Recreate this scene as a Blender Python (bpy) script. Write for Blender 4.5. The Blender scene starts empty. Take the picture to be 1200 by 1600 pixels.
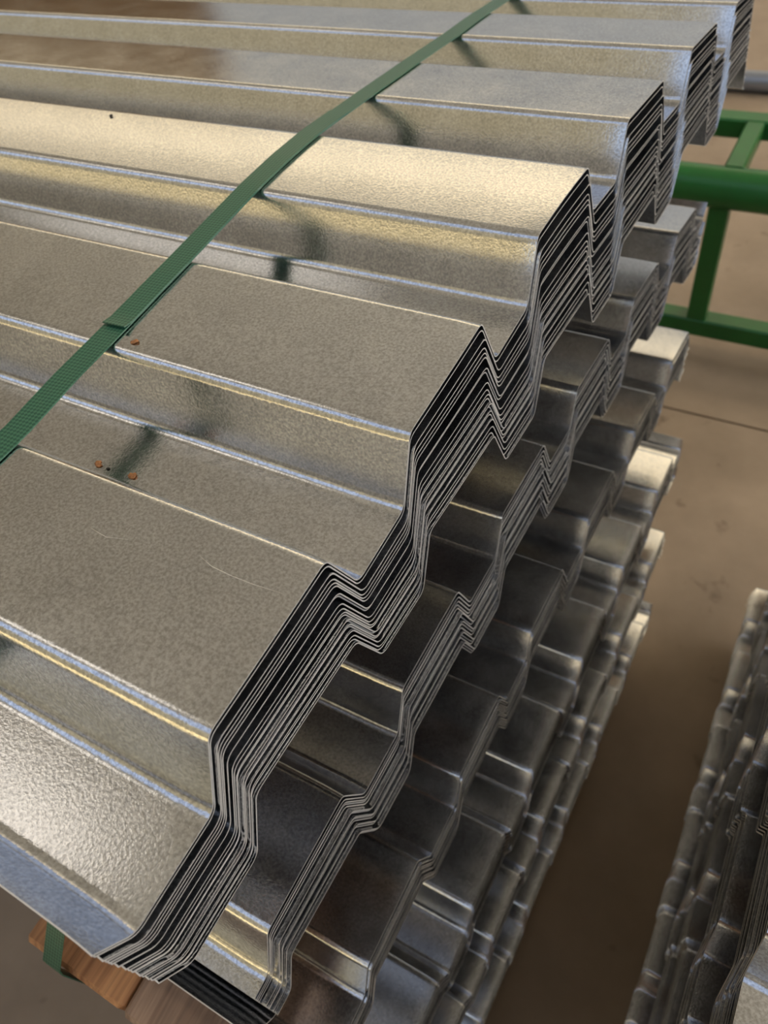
import bpy, math, random
import numpy as np
C = bpy.context.scene
COL = C.collection
random.seed(7)
rng = np.random.default_rng(7)

# ---------------------------------------------------------------- camera
cd = bpy.data.cameras.new('camera')
cam = bpy.data.objects.new('camera', cd); COL.objects.link(cam)
cam.location = (0.13207, -0.04808, 0.23469)
cam.rotation_euler = (0.68830, 0.13577, 0.49898)
cd.sensor_fit = 'AUTO'; cd.sensor_width = 36.0
cd.lens = 1199.0 / 1600.0 * 36.0
cd.clip_start = 0.01
cd.dof.use_dof = True
cd.dof.focus_distance = 0.345
cd.dof.aperture_fstop = 14.0
C.camera = cam

# ---------------------------------------------------------------- world, sun, lamps, exposure
w = bpy.data.worlds.new('sky'); C.world = w; w.use_nodes = True
nt = w.node_tree; nt.nodes.clear()
o_ = nt.nodes.new('ShaderNodeOutputWorld'); b_ = nt.nodes.new('ShaderNodeBackground')
sk = nt.nodes.new('ShaderNodeTexSky'); sk.sky_type = 'NISHITA'
sk.sun_disc = False; sk.sun_elevation = math.radians(48); sk.sun_rotation = math.radians(-30)
b_.inputs[1].default_value = 0.2
hz = nt.nodes.new('ShaderNodeMix'); hz.data_type = 'RGBA'; hz.inputs[0].default_value = 0.42
hz.inputs[7].default_value = (3.0, 3.1, 3.3, 1)
sk.dust_density = 3.0; sk.air_density = 1.0; sk.ozone_density = 1.0
nt.links.new(sk.outputs[0], hz.inputs[6]); nt.links.new(hz.outputs[2], b_.inputs[0]); nt.links.new(b_.outputs[0], o_.inputs[0])

sd = bpy.data.lights.new('sun', 'SUN'); sun = bpy.data.objects.new('sun', sd); COL.objects.link(sun)
sd.energy = 9.0; sd.color = (1.0, 0.93, 0.79); sd.angle = 0.01
sun.rotation_euler = (math.radians(-30), 0, math.radians(25))   # from behind the hall (+Y), onto the yard

C.view_settings.view_transform = 'Standard'; C.view_settings.look = 'None'
C.view_settings.gamma = 1.0; C.view_settings.use_curve_mapping = False
C.view_settings.exposure = 0.42
C.cycles.use_denoising = True
C.cycles.max_bounces = 10; C.cycles.glossy_bounces = 8
C.cycles.sample_clamp_indirect = 8.0

# ---------------------------------------------------------------- materials
def mat(name):
    m = bpy.data.materials.new(name); m.use_nodes = True
    return m, m.node_tree, m.node_tree.nodes['Principled BSDF']
def nd(nt, t, **kw):
    n = nt.nodes.new(t)
    for k, v in kw.items():
        if k in n.inputs.keys(): n.inputs[k].default_value = v
        else: setattr(n, k, v)
    return n
def ramp(nt, fac, stops):
    r = nt.nodes.new('ShaderNodeValToRGB')
    while len(r.color_ramp.elements) < len(stops): r.color_ramp.elements.new(0.5)
    for e, (p, c) in zip(r.color_ramp.elements, stops):
        e.position = p; e.color = (*c, 1)
    nt.links.new(fac, r.inputs[0]); return r
def obj_coords(nt, scale=(1, 1, 1)):
    tc = nt.nodes.new('ShaderNodeTexCoord'); mp = nt.nodes.new('ShaderNodeMapping')
    mp.inputs['Scale'].default_value = scale
    nt.links.new(tc.outputs['Object'], mp.inputs[0]); return mp.outputs[0]

def plain(name, col, rough=0.6, metal=0.0, noise=None, bump=0.0):
    m, nt, p = mat(name)
    p.inputs['Roughness'].default_value = rough; p.inputs['Metallic'].default_value = metal
    if noise:
        sc, amt = noise
        v = obj_coords(nt)
        n = nd(nt, 'ShaderNodeTexNoise', Scale=sc, Detail=6.0, Roughness=0.65); nt.links.new(v, n.inputs['Vector'])
        cr = ramp(nt, n.outputs['Fac'], [(0.3, tuple(c * (1 - amt) for c in col)), (0.7, tuple(c * (1 + amt) for c in col))])
        nt.links.new(cr.outputs[0], p.inputs['Base Color'])
        if bump:
            b = nd(nt, 'ShaderNodeBump', Strength=bump, Distance=0.002); nt.links.new(n.outputs['Fac'], b.inputs['Height'])
            nt.links.new(b.outputs[0], p.inputs['Normal'])
    else: p.inputs['Base Color'].default_value = (*col, 1)
    return m
def steel_mat(name, base, bump):
    m, nt, p = mat(name)
    v = obj_coords(nt)
    fine = nd(nt, 'ShaderNodeTexNoise', Scale=700.0, Detail=3.0, Roughness=0.6); nt.links.new(v, fine.inputs['Vector'])
    mid = nd(nt, 'ShaderNodeTexNoise', Scale=28.0, Detail=4.0, Roughness=0.6); nt.links.new(v, mid.inputs['Vector'])
    wav = nd(nt, 'ShaderNodeTexNoise', Scale=14.0, Detail=1.0); nt.links.new(v, wav.inputs['Vector'])
    cr = ramp(nt, mid.outputs['Fac'], [(0.3, tuple(c * 0.9 for c in base)), (0.7, base)])
    gr = ramp(nt, fine.outputs['Fac'], [(0.34, (0.62, 0.62, 0.63)), (0.64, (1, 1, 1))])
    mx = nd(nt, 'ShaderNodeMix', data_type='RGBA', blend_type='MULTIPLY'); mx.inputs[0].default_value = 1.0
    nt.links.new(cr.outputs[0], mx.inputs[6]); nt.links.new(gr.outputs[0], mx.inputs[7])
    nt.links.new(mx.outputs[2], p.inputs['Base Color'])
    p.inputs['Metallic'].default_value = 1.0
    mr = nd(nt, 'ShaderNodeMapRange'); mr.inputs['To Min'].default_value = 0.11; mr.inputs['To Max'].default_value = 0.19
    mr.inputs['From Min'].default_value = 0.3; mr.inputs['From Max'].default_value = 0.7
    nt.links.new(mid.outputs['Fac'], mr.inputs[0]); nt.links.new(mr.outputs[0], p.inputs['Roughness'])
    b1 = nd(nt, 'ShaderNodeBump', Strength=bump, Distance=0.0005); nt.links.new(fine.outputs['Fac'], b1.inputs['Height'])
    b2 = nd(nt, 'ShaderNodeBump', Strength=0.04, Distance=0.0015); nt.links.new(wav.outputs['Fac'], b2.inputs['Height'])
    nt.links.new(b2.outputs[0], b1.inputs['Normal']); nt.links.new(b1.outputs[0], p.inputs['Normal'])
    return m
STEEL = steel_mat('galvanized_steel', (0.87, 0.88, 0.89), 0.18)

EDGE = plain('raw_cut_edge', (0.70, 0.66, 0.59), 0.5, 0.25)

def wood_mat(name, c1, c2):
    m, nt, p = mat(name)
    v = obj_coords(nt, (70, 3.0, 70))
    n = nd(nt, 'ShaderNodeTexNoise', Scale=1.0, Detail=5.0, Roughness=0.6, Distortion=0.6); nt.links.new(v, n.inputs['Vector'])
    v2 = obj_coords(nt, (400, 14, 400))
    n2 = nd(nt, 'ShaderNodeTexNoise', Scale=1.0, Detail=2.0); nt.links.new(v2, n2.inputs['Vector'])
    cr = ramp(nt, n.outputs['Fac'], [(0.35, c1), (0.65, c2)])
    mx = nd(nt, 'ShaderNodeMix', data_type='RGBA', blend_type='MULTIPLY'); mx.inputs[0].default_value = 0.6
    nt.links.new(cr.outputs[0], mx.inputs[6])
    cr2 = ramp(nt, n2.outputs['Fac'], [(0.35, (0.6, 0.6, 0.6)), (0.6, (1, 1, 1))]); nt.links.new(cr2.outputs[0], mx.inputs[7])
    nt.links.new(mx.outputs[2], p.inputs['Base Color']); p.inputs['Roughness'].default_value = 0.7
    b = nd(nt, 'ShaderNodeBump', Strength=0.4, Distance=0.001); nt.links.new(n.outputs['Fac'], b.inputs['Height'])
    nt.links.new(b.outputs[0], p.inputs['Normal'])
    return m
WOOD_RED = wood_mat('reddish_timber', (0.24, 0.085, 0.028), (0.60, 0.29, 0.115))
WOOD_GREY = wood_mat('greyed_timber', (0.17, 0.095, 0.056), (0.42, 0.27, 0.17))

GREEN = plain('green_paint', (0.012, 0.125, 0.020), 0.32, 0.0, (9.0, 0.15))
PIPE = plain('dull_grey_pipe', (0.30, 0.32, 0.36), 0.35, 0.7)
CHIP = plain('orange_wood_chip', (0.34, 0.145, 0.05), 0.8, 0.0, (700.0, 0.5))
SPECK = plain('dark_dirt', (0.02, 0.015, 0.01), 0.9)
WALL = plain('brown_wall', (0.32, 0.215, 0.135), 0.8, 0.0, (1.2, 0.15))

CEIL = plain('ceiling_sheet', (0.80, 0.86, 0.95), 0.7, 0.0, (1.0, 0.08))
YARD = plain('yard_concrete', (0.20, 0.175, 0.125), 0.85, 0.0, (0.8, 0.15))
ROOF = plain('olive_cladding', (0.14, 0.122, 0.078), 0.85, 0.0, (0.7, 0.12))
OUTW = plain('ochre_plaster', (0.60, 0.50, 0.28), 0.85, 0.0, (0.7, 0.12))

def floor_mat():
    m, nt, p = mat('brown_concrete')
    v = obj_coords(nt)
    n = nd(nt, 'ShaderNodeTexNoise', Scale=2.2, Detail=8.0, Roughness=0.62); nt.links.new(v, n.inputs['Vector'])
    cr = ramp(nt, n.outputs['Fac'], [(0.3, (0.24, 0.17, 0.105)), (0.7, (0.42, 0.31, 0.205))])
    sp = nd(nt, 'ShaderNodeTexNoise', Scale=9.0, Detail=3.0, Roughness=0.7); nt.links.new(v, sp.inputs['Vector'])
    cs = ramp(nt, sp.outputs['Fac'], [(0.27, (0.5, 0.45, 0.4)), (0.36, (1, 1, 1))])
    mx = nd(nt, 'ShaderNodeMix', data_type='RGBA', blend_type='MULTIPLY'); mx.inputs[0].default_value = 0.8
    nt.links.new(cr.outputs[0], mx.inputs[6]); nt.links.new(cs.outputs[0], mx.inputs[7])
    nt.links.new(mx.outputs[2], p.inputs['Base Color']); p.inputs['Roughness'].default_value = 0.55
    n2 = nd(nt, 'ShaderNodeTexNoise', Scale=60.0, Detail=5.0); nt.links.new(v, n2.inputs['Vector'])
    b = nd(nt, 'ShaderNodeBump', Strength=0.15, Distance=0.002); nt.links.new(n2.outputs['Fac'], b.inputs['Height'])
    nt.links.new(b.outputs[0], p.inputs['Normal'])
    return m
FLOOR = floor_mat()

def emit(name, col, s, k=1.0):
    m, nt, p = mat(name)
    p.inputs['Base Color'].default_value = (*(c * k for c in col), 1)
    p.inputs['Emission Color'].default_value = (*col, 1); p.inputs['Emission Strength'].default_value = s
    p.inputs['Roughness'].default_value = 0.6
    return m
GLAZE = emit('sunlit_translucent_glazing', (1.0, 0.86, 0.62), 0.85)
SHUT = emit('glowing_shutter', (0.95, 0.98, 1.0), 0.19, 0.3)  # glow put into the shutter, standing in for daylight on its face
SKYW = emit('added_dim_rooflight', (1.0, 0.95, 0.88), 0.75)  # weaker glow, for the rooflight added to brighten the near valley
SKYL = emit('added_rooflight', (1.0, 0.96, 0.90), 6.0)  # strong glow, for rooflights added to brighten the floor on the right

def strap_mat():
    m, nt, p = mat('green_woven_strap')
    uv = nt.nodes.new('ShaderNodeUVMap'); mp = nt.nodes.new('ShaderNodeMapping')
    mp.inputs['Rotation'].default_value = (0, 0, math.radians(45)); mp.inputs['Scale'].default_value = (640, 640, 640)
    nt.links.new(uv.outputs[0], mp.inputs[0])
    ch = nd(nt, 'ShaderNodeTexChecker', Scale=1.0); nt.links.new(mp.outputs[0], ch.inputs['Vector'])
    ch.inputs['Color1'].default_value = (0.012, 0.075, 0.040, 1); ch.inputs['Color2'].default_value = (0.055, 0.165, 0.09, 1)
    nt.links.new(ch.outputs[0], p.inputs['Base Color'])
    p.inputs['Roughness'].default_value = 0.38
    b = nd(nt, 'ShaderNodeBump', Strength=0.5, Distance=0.0003); nt.links.new(ch.outputs['Fac'], b.inputs['Height'])
    nt.links.new(b.outputs[0], p.inputs['Normal'])
    return m
STRAP = strap_mat()

# ---------------------------------------------------------------- mesh helpers
def link(name, verts, faces, material, parent=None, sharp=35):
    me = bpy.data.meshes.new(name)
    me.from_pydata([tuple(v) for v in verts], [], faces); me.materials.append(material)
    if sharp:
        me.polygons.foreach_set('use_smooth', [True] * len(me.polygons)); me.set_sharp_from_angle(angle=math.radians(sharp))
    o = bpy.data.objects.new(name, me); COL.objects.link(o)
    if parent: o.parent = parent
    return o
def tag(o, label, cat, group=None):
    o['label'] = label; o['category'] = cat
    if group: o['group'] = group
    return o
def struct(o): o['kind'] = 'structure'; return o
def box(x0, x1, y0, y1, z0, z1):
    v = [(x, y, z) for z in (z0, z1) for x, y in ((x0, y0), (x1, y0), (x1, y1), (x0, y1))]
    f = [(3, 2, 1, 0), (4, 5, 6, 7), (0, 1, 5, 4), (1, 2, 6, 5), (2, 3, 7, 6), (3, 0, 4, 7)]
    return v, f
def boxes(bs):
    V, F = [], []
    for b in bs:
        v, f = box(*b); k = len(V); V += v; F += [tuple(i + k for i in q) for q in f]
    return V, F
def tube(p0, p1, r, n=20, V=None, F=None):
    V = [] if V is None else V; F = [] if F is None else F
    p0, p1 = np.array(p0, float), np.array(p1, float); d = (p1 - p0) / np.linalg.norm(p1 - p0)
    a = np.cross(d, (0, 0, 1) if abs(d[2]) < 0.9 else (1, 0, 0)); a /= np.linalg.norm(a); b = np.cross(d, a)
    k = len(V)
    for p in (p0, p1):
        for i in range(n):
            t = 2 * math.pi * i / n; V.append(tuple(p + r * (math.cos(t) * a + math.sin(t) * b)))
    for i in range(n): j = (i + 1) % n; F.append((k + i, k + j, k + n + j, k + n + i))
    F.append(tuple(k + i for i in reversed(range(n)))); F.append(tuple(k + n + i for i in range(n)))
    return V, F
def bar(p0, p1, w, h, bev=0.004):
    """rectangular bevelled bar from p0 to p1 (w across, h upward)"""
    p0, p1 = np.array(p0, float), np.array(p1, float); d = (p1 - p0) / np.linalg.norm(p1 - p0)
    up = np.array((0, 0, 1.0)) if abs(d[2]) < 0.9 else np.array((0, 1.0, 0))
    s = np.cross(d, up); s /= np.linalg.norm(s); up = np.cross(s, d)
    prof = []
    for sx, sy in ((1, 1), (-1, 1), (-1, -1), (1, -1)):
        q = [(sx * (w / 2 - bev), sy * h / 2), (sx * w / 2, sy * (h / 2 - bev))]
        prof += q if sx * sy < 0 else q[::-1]
    n = len(prof)
    V = [tuple(p + a * s + b * up) for p in (p0, p1) for a, b in prof]
    F = [(i, (i + 1) % n, n + (i + 1) % n, n + i) for i in range(n)] + [tuple(reversed(range(n))), tuple(range(n, 2 * n))]
    return V, F

# ---------------------------------------------------------------- the hall
FZ = -1.17
RZ = 7.2        # roof underside
def setting():
    v, f = boxes([(-24, 9, -3.2, 1.452, FZ - 0.2, FZ), (-24, 9, 1.458, 11.2, FZ - 0.2, FZ), (-24, 9, -3.2, 11.2, FZ - 0.3, FZ - 0.2)])
    struct(link('floor', v, f, FLOOR, sharp=0))
    v, f = boxes([(-90, 90, -120, -3.2, FZ - 0.3, FZ - 0.02), (9, 90, -3.2, 60, FZ - 0.3, FZ - 0.02)]); struct(link('ground', v, f, YARD, sharp=0))
    v, f = box(-24.2, 9.2, -2.0, 11.4, RZ, RZ + 0.2); struct(link('ceiling', v, f, CEIL, sharp=0))
    v, f = box(-24.2, -24, -2.6, 11.4, FZ, RZ); struct(link('wall_left', v, f, WALL, sharp=0))
    struct(link('wall_right', *boxes([(9, 9.2, 8.0, 11.4, FZ, RZ), (9, 9.2, -.4, 8.0, 6.4, RZ)]), WALL, sharp=0))
    v, f = boxes([(-24, 9, 11, 11.2, FZ, 3.8), (-24, 9, 11, 11.2, 6.9, RZ)]); struct(link('wall_back', v, f, WALL, sharp=0))
    # strip glazing high on the back wall
    win = struct(link('window_1', *boxes([(-24, 9, 10.95, 11.05, 3.80, 3.88), (-24, 9, 10.95, 11.05, 6.86, 6.94)]), PIPE, sharp=0))
    for i in range(16):
        x0 = -24 + i * 33 / 16
        link('pane', *box(x0 + 0.015, x0 + 33 / 16 - 0.015, 11.06, 11.1, 3.84, 6.9), GLAZE, win, sharp=0)
        link('mullion', *box(x0 - 0.015, x0 + 0.015, 11.0, 11.12, 3.84, 6.9), PIPE, win, sharp=0)
    # tall grey shutter in the back wall, made to glow for the crest reflections
    d = struct(link('door_1', *box(-9.2, 4.0, 10.9, 11.0, 3.55, 3.78), PIPE, sharp=0))
    for i in range(8):
        z0 = FZ + 0.02 + i * 0.58
        link('panel', *box(-9.2, 4.0, 10.94, 10.985, z0, z0 + 0.572), SHUT, d, sharp=0)
    # yard: sunlit plastered building across the yard
    struct(link('wall_front', *box(-30, -2.1, -13.3, -13, FZ - 0.02, 2.3), OUTW, sharp=0))
    struct(link('trim_1', *boxes([(-30, -2.1, -13.3, -12.95, 2.3, 14.5)] + [(-30 + k * 1.4, -29.9 + k * 1.4, -12.95, -12.9, 2.3, 14.5) for k in range(20)]), ROOF, sharp=0))
    n = 2  # rooflights from here on are added to light the floor and near valley
    for x0, x1, y in ((3.6, 8.6, 1.6), (3.6, 8.6, 3.6), (3.6, 8.6, 5.6), (3.6, 8.6, 7.6), (-9.4, -4.2, -.6)):
        sk_ = struct(link('window_%d' % n, *boxes([(x0, x1, y - .06, y, RZ - .06, RZ - .001), (x0, x1, y + 1.5, y + 1.56, RZ - .06, RZ - .001)]), PIPE, sharp=0)); n += 1
        for i in range(4):
            d = (x1 - x0) / 4
            link('pane', *box(x0 + i * d + .04, x0 + (i + 1) * d - .04, y, y + 1.5, RZ - 0.03, RZ - 0.001), SKYL if y > 0 else SKYW, sk_, sharp=0)
setting()

# ---------------------------------------------------------------- deck sheets
PIT, CRW, VLW, HGT = 0.1524, 0.08037, 0.04220, 0.03516
RUN = (PIT - CRW - VLW) / 2
TH = 0.00065
def profile(rev, lip=0.0175):
    """centre polyline of a sheet's cross-section, corners rounded; returns (y, z) and normals"""
    c = []
    if rev == 'wide':
        c += [(-RUN - 0.0290, -HGT + .022), (-RUN - 0.014, -HGT), (-RUN, -HGT)]
    elif not rev:
        c += [(-RUN - VLW - 0.0105, -HGT + lip), (-RUN - VLW, -HGT), (-RUN, -HGT)]
    else:
        c += [(-RUN - 0.0135, -HGT), (-RUN, -HGT)]
    for k in range(6):
        y = k * PIT
        c += [(y, 0), (y + CRW, 0)]
        if k < 5: c += [(y + CRW + RUN, -HGT), (y + CRW + RUN + VLW, -HGT)]
    y = 5 * PIT + CRW + RUN
    c += [(y, -HGT), (y + 0.006, -HGT)] if not rev else [(y, -HGT), (y + VLW, -HGT), (y + VLW + 0.0095, -HGT + lip)]
    c = [np.array(p) for p in c]
    pts = [c[0]]
    R, S = 0.0062, 4
    for i in range(1, len(c) - 1):
        a = c[i - 1] - c[i]; b = c[i + 1] - c[i]; la, lb = np.linalg.norm(a), np.linalg.norm(b); a /= la; b /= lb
        ang = math.acos(np.clip(a @ b, -1, 1)); r = min(R, 0.42 * min(la, lb) * math.tan(ang / 2))
        t = r / math.tan(ang / 2)
        cen = c[i] + (a + b) / np.linalg.norm(a + b) * (r / math.sin(ang / 2))
        p0, p1 = c[i] + a * t, c[i] + b * t
        v0, v1 = p0 - cen, p1 - cen
        th = math.acos(np.clip((v0 @ v1) / (r * r), -1, 1))
        if la > t + 0.004: pts.append(p0 + a * 0.0008)
        for s in range(S + 1):
            u = s / S
            pts.append(cen + (math.sin((1 - u) * th) * v0 + math.sin(u * th) * v1) / math.sin(th))
        if lb > t + 0.004: pts.append(p1 + b * 0.0008)
        if lb > 0.06:
            for u in (0.3, 0.5, 0.7): pts.append(c[i] + b * lb * u)
        elif lb > 0.04: pts.append(c[i] + b * lb * 0.5)
    pts.append(c[-1])
    P = np.array(pts)
    d = np.gradient(P, axis=0); d /= np.linalg.norm(d, axis=1)[:, None]
    N = np.stack([-d[:, 1], d[:, 0]], 1)
    return P, N
PROF = {False: profile(False), True: profile(True), 'wide': profile('wide')}

def sheet(name, rev, fx, fz, fy, dirx, length, flare=0.0, TH=TH):
    """fx, fz, fy: functions of local y giving end position, height and sideways shift"""
    P, N = PROF[rev]
    xs = np.array([0, 0.003, 0.008, 0.015, 0.022, 0.05, 0.12, 0.3, 0.8, length])
    V = []
    y = P[:, 0]
    ex = fx(y); hz = fz(y); wf = 0.15 + 0.85 * np.abs(N[:, 0])
    for side in (0, -TH):
        Q = P + N * side
        for x in xs:
            fl = flare * max(0.0, 1 - x / 0.06) ** 1.5
            cu = 0.0007 * max(0.0, 1 - x / 0.016) ** 2          # shear-cut ends roll over slightly
            yy = Q[:, 0] + fy(y) - N[:, 0] * cu * wf; zz = Q[:, 1] + hz - N[:, 1] * cu * wf
            lipw = np.clip((-RUN - VLW * 0.8 - y) / 0.012, 0, 1) if not rev else 0 * y
            yy = yy - fl * lipw * 0.35; zz = zz - fl * lipw * 0.5
            V.append(np.stack([ex * (1 if x < 0.3 else 0.0) - dirx * x * 1.0 if dirx > 0 else ex + x, yy, zz], 1))
    V = np.concatenate(V); n = len(P); m = len(xs)
    idx = np.arange(n * m).reshape(m, n)
    a, b, c, d = idx[:-1, :-1].ravel(), idx[1:, :-1].ravel(), idx[1:, 1:].ravel(), idx[:-1, 1:].ravel()
    top = np.stack([a, b, c, d], 1); bot = np.stack([d, c, b, a], 1) + n * m
    def strip(i, j): return np.stack([i[:-1], i[1:], j[1:], j[:-1]], 1)
    k = n * m
    e0 = strip(idx[0], idx[0] + k); e1 = strip(idx[-1], idx[-1] + k)[:, ::-1]
    s0 = strip(idx[:, 0], idx[:, 0] + k)[:, ::-1]; s1 = strip(idx[:, -1], idx[:, -1] + k)
    F = np.concatenate([top, bot, e0, e1, s0, s1])
    if dirx < 0: F = F[:, ::-1]
    me = bpy.data.meshes.new(name)
    me.vertices.add(len(V)); me.vertices.foreach_set('co', V.astype(np.float32).ravel())
    me.loops.add(F.size); me.loops.foreach_set('vertex_index', F.astype(np.int32).ravel())
    me.polygons.add(len(F)); me.polygons.foreach_set('loop_start', np.arange(0, F.size, 4, dtype=np.int32))
    me.polygons.foreach_set('use_smooth', np.ones(len(F), dtype=bool))
    me.update(calc_edges=True); me.materials.append(STEEL); me.materials.append(EDGE)
    mi = np.zeros(len(F), dtype=np.int32); mi[len(top) + len(bot):] = 1; me.polygons.foreach_set('material_index', mi)
    me.set_sharp_from_angle(angle=math.radians(40))
    o = bpy.data.objects.new('deck_sheet', me); COL.objects.link(o)
    return o

KN = np.array([-.1, .04, .19, .345, .5, .65, .8])
def itp(v):
    v = np.asarray(v, float)
    def f(y):
        y = np.asarray(y, float); yc = np.clip(y, KN[0], KN[-1])
        i = np.clip(np.searchsorted(KN, yc) - 1, 0, len(KN) - 2); t = (yc - KN[i]) / (KN[i + 1] - KN[i])
        ve = np.concatenate([[2 * v[0] - v[1]], v, [2 * v[-1] - v[-2]]])
        p0, p1, p2, p3 = ve[i], ve[i + 1], ve[i + 2], ve[i + 3]
        r = .5 * (2 * p1 + (p2 - p0) * t + (2 * p0 - 5 * p1 + 4 * p2 - p3) * t * t + (3 * p1 - p0 - 3 * p2 + p3) * t ** 3)
        return r + (v[-1] - v[-2]) / (KN[-1] - KN[-2]) * (y - yc) * (y > yc)
    return f
ZT = itp([.00146, -.00259, -.00194, .00313, -.00915, -.02492, -.04695])
XT = itp([.00180, -.00012, -.00194, -.00185, .00011, .00260, .00382])
ZB = itp([.01900, .01334, 0, -.01152, -.01256, -.00290, .00724])
XB = itp([-.00037, .00094, .00312, .00578, .00468, .00500, .00568])
HB = .07217

ORD = ['topmost', 'second', 'third', 'fourth', 'fifth', 'sixth', 'seventh', 'eighth', 'ninth', 'tenth', 'eleventh', 'twelfth',
       'thirteenth', 'fourteenth', 'fifteenth', 'sixteenth', 'seventeenth', 'eighteenth', 'nineteenth', 'lowest']
def spacing(n, jit):
    if jit > 0.35:
        g = 0.84 + 0.4 * rng.random(n - 1)
        return np.concatenate([[0], np.cumsum(g)]) / g.sum()
    g = np.where(rng.random(n - 1) < 0.7, 0.72 + 0.22 * rng.random(n - 1), 1.3 + 0.7 * rng.random(n - 1))
    return np.concatenate([[0], np.cumsum(g)]) / g.sum()

def label(i, n, bundle):
    o = 'lowest' if i == n - 1 else ORD[i]
    return 'galvanized steel sheet, %s%s in the %s' % (o, ' from the top' if 0 < i < n - 1 else '', bundle)

# top bundle, fitted to its bowed outline
n = 20
t_ = spacing(n, 0.32)
for i in range(n):
    t = t_[i]; jx = (rng.random() - .5) * 0.0022 if i else 0; jz = 0
    o = sheet('deck_sheet', False, lambda y, t=t, jx=jx: XT(y) + t * XB(y) + jx,
              lambda y, t=t: ZT(y) + t * (ZB(y) - HB), lambda y, t=t: t * (.0004 - .004 * y), 1, 3.0, 0.0015)
    if i == 0: top_sheet = o
    tag(o, label(i, n, 'strapped uppermost bundle'), 'metal sheet', 'sheets of the strapped top bundle')

# lower bundles of the near stack: end x, y shift, crest z, slopes, curvature, pile height, sheets, reversed
ROWS = {
    2: (-.0111, -.0321, -.2067, -.0568, -.1504, .0140, -.0032, .0740, 16, True, 'second bundle down of the left stack'),
    3: (.0038, -.0097, -.3978, -.0749, -.0840, .0106, .0116, .0620, 14, False, 'third bundle down of the left stack'),
    4: (.0260, -.0559, -.6058, -.0183, -.1198, .0172, -.0112, .0660, 14, True, 'fourth bundle down of the left stack'),
    5: (.0395, -.0469, -.7779, -.0630, -.0798, .0154, -.0167, .0600, 13, False, 'fifth bundle down of the left stack'),
    6: (.0465, -.1113, -.9676, -.0293, -.1722, .0192, -.0174, .0560, 12, True, 'bottom bundle of the left stack'),
}
def row_z(q, y, t):
    u = y - .4
    return q[2] + q[3] * u + q[4] * u * u - t * q[7] * (1 - 0.22 * np.exp(-((y + .06) / .13) ** 2))
BOT = {1: lambda y: ZT(y) + ZB(y) - HB - HGT}
TOP = {}
for j, q in ROWS.items():
    n = q[8]; t_ = spacing(n, 0.4)
    for i in range(n):
        t = t_[i]; jx = (rng.random() - .5) * 0.004 if i else 0.0; jy = (rng.random() - .5) * 0.0001
        o = sheet('deck_sheet', 'wide' if j == 2 and i == n - 1 else q[9], lambda y, jx=jx: q[0] + q[5] * (y - .4) + q[6] * (y - .4) ** 2 + jx,
                  lambda y, t=t: row_z(q, y, t), lambda y, t=t, jy=jy: q[1] + jy - t * .0012 + 0 * y, 1, 3.0, 0.0, .00082)
        tag(o, label(i, n, q[10]), 'metal sheet', 'sheets of the ' + q[10])
    BOT[j] = lambda y, q=q: row_z(q, y - q[1], 1.0) - HGT
    TOP[j] = lambda y, q=q: row_z(q, y - q[1], 0.0)

# the facing stack at the right: its sheets run away to +X
RIGHT = {
    1: (.207, -.0722, -.2050, -.045, -.06, .0, .0, .0820, 18, False, 'upper bundle of the right stack'),
    2: (.206, -.0300, -.3700, -.050, -.06, .0, .0, .0600, 14, True, 'second bundle down of the right stack'),
    3: (.213, .0716, -.5900, -.040, -.06, .0, .0, .0620, 14, False, 'third bundle down of the right stack'),
    4: (.218, .1020, -.7700, -.050, -.06, .0, .0, .0600, 13, True, 'fourth bundle down of the right stack'),
    5: (.207, .0349, -.9500, -.090, -.06, .0, .0, .0560, 12, False, 'bottom bundle of the right stack'),
}
RB, RT = {}, {}
for j, q in RIGHT.items():
    n = q[8]; t_ = spacing(n, 0.4)
    for i in range(n):
        t = t_[i]; jx = (rng.random() - .5) * 0.004
        o = sheet('deck_sheet', q[9], lambda y, jx=jx: q[0] + jx + 0 * y,
                  lambda y, t=t: row_z(q, y, t), lambda y, t=t: q[1] - t * .0012 + 0 * y, -1, 2.0, 0.0, .00082)
        tag(o, label(i, n, q[10]), 'metal sheet', 'sheets of the ' + q[10])
    RB[j] = lambda y, q=q: row_z(q, y - q[1], 1.0) - HGT
    RT[j] = lambda y, q=q: row_z(q, y - q[1], 0.0)

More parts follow.
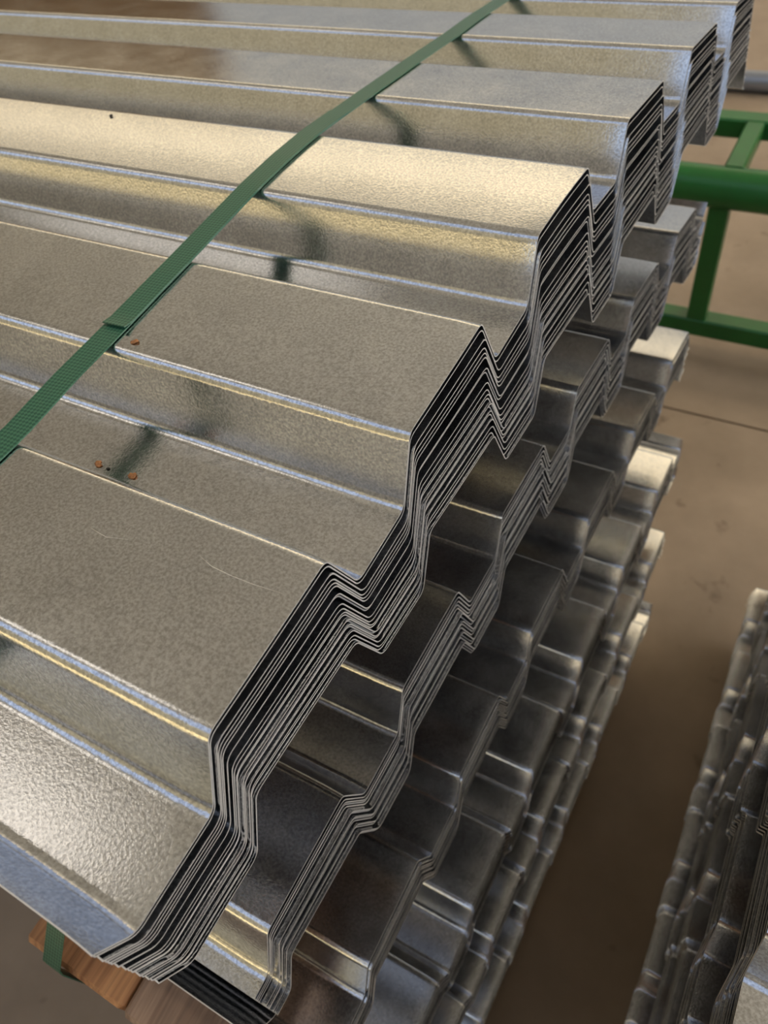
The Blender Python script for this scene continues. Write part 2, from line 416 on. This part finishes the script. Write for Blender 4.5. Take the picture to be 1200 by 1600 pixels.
# ---------------------------------------------------------------- timber bearers between the bundles
def bearer(x0, x1, y0, y1, bot, top, material, lab, name='timber_bearer', thick=None, ztop=None):
    ys = np.linspace(y0, y1, 40)
    b = bot(ys) - 0.003
    # straight underside line of the bundle above (chord below every contact)
    s = (b[-1] - b[0]) / (y1 - y0); off = np.min(b - (b[0] + s * (ys - y0))); zt0 = b[0] + off; zt1 = zt0 + s * (y1 - y0)
    if ztop is not None: zt0 = ztop; zt1 = min(zt1, ztop + s * (y1 - y0))
    if top is not None:
        line = zt0 + (zt1 - zt0) * (ys - y0) / (y1 - y0)
        th = min(0.089, np.min(line - top(ys)) - 0.0008)
    else: th = None
    if th is not None: zb0, zb1 = zt0 - th, zt1 - th
    else: zb0 = zb1 = FZ + 0.0005
    bv = 0.003
    V = []
    for y, zt, zb in ((y0, zt0, zb0), (y0 + bv, zt0, zb0), (y1 - bv, zt1, zb1), (y1, zt1, zb1)):
        e = bv if y in (y0, y1) else 0
        for x, z in ((x0 + bv, zt - e), (x0 + e, zt - bv), (x0 + e, zb + bv), (x0 + bv, zb + e), (x1 - bv, zb + e), (x1 - e, zb + bv), (x1 - e, zt - bv), (x1 - bv, zt - e)):
            V.append((x, y, z))
    F = []
    for k in range(3):
        for i in range(8):
            j = (i + 1) % 8; F.append((k * 8 + i, k * 8 + j, k * 8 + 8 + j, k * 8 + 8 + i))
    F += [tuple(reversed(range(8))), tuple(range(24, 32))]
    o = link(name, V, [tuple(reversed(f)) for f in F], material, sharp=30)
    tag(o, lab, 'timber', 'timber bearers under the bundles')
    return o
NM = {1: 'first', 2: 'second', 3: 'third', 4: 'fourth', 5: 'fifth', 6: 'bottom'}
bearer(-.200, -.112, -.1075, .03, BOT[2], TOP[3], WOOD_RED, 'reddish timber bearer poking out under the left stack, green strap over its end')
bearer(-.110, -.046, -.1090, -.035, BOT[2], TOP[3], WOOD_GREY, 'greyish brown timber bearer beside the reddish one at the near corner')
for j in (1, 2, 3, 4, 5, 6):
    for x0, nm in ((-.31, 'cut-end'), (-1.7, 'middle')):
        top = TOP.get(j + 1)
        y0 = {1: .0, 2: -.03, 3: .02, 4: -.02, 5: .0, 6: -.06}[j]
        bearer(x0, x0 + .089, y0, y0 + .85, BOT[j], top, WOOD_GREY, 'timber bearer under the %s bundle of the left stack, %s one' % (NM[j], nm))
for j in (1, 2, 3, 4, 5):
    for x0, nm in ((.48, 'cut-end'), (1.7, 'middle')):
        y0 = RIGHT[j][1] + .02
        bearer(x0, x0 + .089, y0, y0 + .82, RB[j], RT.get(j + 1), WOOD_GREY, 'timber bearer under the %s bundle of the right stack, %s one' % ({1: 'upper', 2: 'second', 3: 'third', 4: 'fourth', 5: 'bottom'}[j], nm))

# ---------------------------------------------------------------- green strap
def ribbon(path, widthdir, wd, th, name, material, parent=None):
    """path: list of 3-D points; normals from the path in the plane across widthdir"""
    P = np.array(path, float); T = np.gradient(P, axis=0); T /= np.linalg.norm(T, axis=1)[:, None]
    W = np.array(widthdir, float); W = W[None] - T * (T @ W)[:, None]; W /= np.linalg.norm(W, axis=1)[:, None]
    Nn = np.cross(T, W)
    L = np.concatenate([[0], np.cumsum(np.linalg.norm(np.diff(P, axis=0), axis=1))])
    V = []
    for p, wv, nn in zip(P, W, Nn):
        for a, b in ((-1, 0), (1, 0), (1, 1), (-1, 1)): V.append(tuple(p + wv * a * wd / 2 + nn * b * th))
    F = []
    for i in range(len(P) - 1):
        for k in range(4):
            j = (k + 1) % 4; F.append((4 * i + k, 4 * i + j, 4 * i + 4 + j, 4 * i + 4 + k))
    e = 4 * (len(P) - 1); F += [(3, 2, 1, 0), (e, e + 1, e + 2, e + 3)]
    o = link(name, V, F, material, parent, sharp=30)
    me = o.data; uv = me.uv_layers.new(name='UVMap')
    for lp in me.loops:
        vi = lp.vertex_index; uv.data[lp.index].uv = (L[vi // 4], wd if vi % 4 in (1, 2) else 0)
    return o
def strap_x(y): return float(np.interp(y, [-.07, .0, .0855, .1244, .199, .3829, .6116, .7372, .9], [-.179, -.181, -.1831, -.1873, -.1915, -.1965, -.1986, -.2081, -.21]))
def crest_top(y):
    """height of the taut strap: straight between neighbouring crest edges"""
    ks = []
    for k in range(6): ks += [k * PIT + 0.004, k * PIT + CRW / 2, k * PIT + CRW - 0.004]
    return float(np.interp(y, ks, [float(ZT(v)) for v in ks])) + 0.0006
path = []
yf = 5 * PIT + CRW + 0.001
path.append((strap_x(.9), .890, -.44)); path.append((strap_x(.9), .890, -.28)); path.append((strap_x(.9), yf + RUN + .010, -.13)); path.append((strap_x(.9), yf + RUN + .007, float(ZT(yf)) - HGT))
path.append((strap_x(.9), yf + .003, float(ZT(yf)) - .004)); path.append((strap_x(.9), yf - .003, crest_top(yf)))
for y in np.linspace(yf - .01, 0.004, 90): path.append((strap_x(y), y, crest_top(y)))
ylip = -RUN - VLW - 0.0105
zl = float(ZT(ylip)) - HGT + .0175
for u in np.linspace(0.05, 1, 12):
    y = 0.002 + u * (ylip - 0.002 - 0.0015); path.append((strap_x(y), y, crest_top(0.004) - 0.0004 - u * u * (crest_top(0.004) - zl - 0.0010) if u < 1 else zl + .0006))
path.append((-.1785, ylip - 0.0022, zl - .003))
path.append((-.176, ylip - 0.0024, -.07))
path.append((-.168, -.0705, -.235)); path.append((-.166, -.0745, -.262))
br_z = float(BOT[2](np.array([-.1075]))[0])
path += [(-.1640, -.1085, -.2985), (-.1634, -.1095, -.303), (-.163, -.1095, -.36), (-.163, -.1085, -.392), (-.163, -.10, -.3945), (-.163, -.05, -.3945)]
# refine
PP = [path[0]]
for a, b in zip(path[:-1], path[1:]):
    m = max(1, int(np.linalg.norm(np.subtract(a, b)) / 0.02))
    for s in range(1, m + 1): PP.append(tuple(np.add(a, np.subtract(b, a) * s / m)))
strap = bpy.data.objects.new('strap', None); COL.objects.link(strap)
tag(strap, 'woven green polyester strap pulled across the top bundle of steel sheets', 'strap')
ribbon(PP, (1, 0.0, 0), .0155, .0007, 'band', STRAP, strap)
ov = [(strap_x(y) + .0004, y, crest_top(y) + .0009 + (.0012 if y < .172 else 0)) for y in np.linspace(.166, .42, 40)][::-1]
ribbon(ov, (1, 0.0, 0), .0155, .0007, 'overlapped_end', STRAP, strap)

# ---------------------------------------------------------------- chips on the sheets
def chip(x, y, z, r, material, lab, seed, name='wood_chip'):
    rn = random.Random(seed); n = 9; V = []
    for zz, s in ((0, 1), (r * .45, .75)):
        for i in range(n):
            t = 2 * math.pi * i / n; q = r * s * (0.4 + 0.9 * rn.random()); V.append((x + q * math.cos(t) * 1.25, y + q * math.sin(t), z + zz + rn.random() * r * .2))
    F = [(i, (i + 1) % n, n + (i + 1) % n, n + i) for i in range(n)] + [tuple(reversed(range(n))), tuple(range(n, 2 * n))]
    return tag(link(name, V, F, material, sharp=0), lab, 'wood chip' if material is CHIP else 'debris')
sz = lambda y: float(ZT(y)) + .0002
chip(-.1704, .1607, sz(.16), .0020, CHIP, 'small orange wood chip on the rib just below the strap end', 1)
chip(-.1658, .1038, sz(.104) - HGT, .0021, CHIP, 'brownish wood chip lying in the groove, nearer the strap', 2)
chip(-.1413, .1043, sz(.104) - HGT, .0021, CHIP, 'orange wood chip lying in the groove, farther from the strap', 3)
chip(-.3753, .3725, sz(.3725), .0017, SPECK, 'tiny dark speck on the bright rib left of the strap', 4, 'dirt_speck')
chip(-.158, .1030, sz(.103) - HGT, .0009, SPECK, 'tiny dark speck between the two chips in the groove', 5, 'dirt_speck')

# ---------------------------------------------------------------- green steel frame and grey pipe behind
fr = bpy.data.objects.new('steel_frame', None); COL.objects.link(fr)
tag(fr, 'green painted steel tube frame standing on the floor behind the stacks', 'frame')
y0 = 1.70; zc = -.722; X0, X1 = -1.3, 1.5
link('top_rail', *tube((X0, y0, zc), (X1, y0, zc), .044, 32), GREEN, fr)
link('inner_rail', *bar((X0, 1.945, zc + .024), (X1, 1.945, zc + .024), .05, .045), GREEN, fr)
for x in (-1.1, -.088, .924): link('cross_bar', *bar((x - .0, y0 + .012, zc + .022), (x - .0, 1.93, zc + .022), .042, .045), GREEN, fr)
for x in (-1.1, -.097, .906): link('leg', *bar((x, y0, zc - .03), (x, y0, -1.1), .045, .045), GREEN, fr)
for x in (-1.1, .906): link('rear_leg', *bar((x, 1.945, zc), (x, 1.945, FZ + .0006), .045, .045), GREEN, fr)
link('foot_rail', *bar((X0, y0, -1.088), (X1, y0, -1.088), .05, .05), GREEN, fr)
for x in (-1.25, 1.4): link('foot', *box(x - .04, x + .04, y0 - .03, y0 + .03, FZ + .0006, -1.11), GREEN, fr)
g = link('grey_pipe', *tube((-2.0, 3.2, FZ + .036), (1.8, 3.25, FZ + .036), .035, 24), PIPE)
tag(g, 'long blue-grey pipe lying on the floor beyond the green frame', 'pipe')


# ---------------------------------------------------------------- crate added on the near side, out of view, to darken the aisle floor
cr = bpy.data.objects.new('aisle_shade_crate', None); COL.objects.link(cr)
tag(cr, 'unseen timber crate added at the near end of the aisle to shade its floor', 'crate')
cx0, cx1, cy0, cy1, cz1 = .03, 1.23, -1.42, -.52, .10
link('runner', *boxes([(cx0, cx1, y, y + .09, FZ + .0006, FZ + .09) for y in (cy0, -1.01, cy1 - .09)]), WOOD_GREY, cr, sharp=0)
link('body', *box(cx0 + .02, cx1 - .02, cy0 + .02, cy1 - .02, FZ + .09, cz1 - .02), WOOD_GREY, cr, sharp=0)
for i in range(10):
    z0 = FZ + .092 + i * .1155
    for nm, b in (('plank', (cx0, cx1, cy1 - .02, cy1, z0, z0 + .110)), ('plank', (cx0, cx1, cy0, cy0 + .02, z0, z0 + .110)), ('plank', (cx0, cx0 + .02, cy0 + .02, cy1 - .02, z0, z0 + .110))):
        link(nm, *box(*b), WOOD_GREY, cr, sharp=0)
link('lid', *box(cx0 - .01, cx1 + .01, cy0 - .01, cy1 + .01, cz1 - .02, cz1), WOOD_GREY, cr, sharp=0)

# ---------------------------------------------------------------- scratches on the top sheet
SCR = plain('fresh_scratch', (0.72, 0.70, 0.66), 0.42, 0.9)
for pts in ([(-.0492, .0608), (-.0416, .0586), (-.0317, .0581), (-.0209, .0583), (-.008, .0594)], [(-.1043, .0538), (-.0939, .0526), (-.0836, .0555)]):
    V, F = [], []
    for i, (x, y) in enumerate(pts):
        a = np.array(pts[max(i - 1, 0)]); b = np.array(pts[min(i + 1, len(pts) - 1)]); d = (b - a) / np.linalg.norm(b - a); nrm = np.array([-d[1], d[0]]) * (.00013 if 0 < i < len(pts) - 1 else .00004)
        z = float(ZT(y)) + 0.00004
        V += [(x - nrm[0], y - nrm[1], z), (x + nrm[0], y + nrm[1], z), (x, y, z + .00004)]
        if i: k = 3 * i; F += [(k - 3, k, k + 2, k - 1), (k - 1, k + 2, k + 1, k - 2)]
    link('scratch', V, F, SCR, top_sheet, sharp=0)
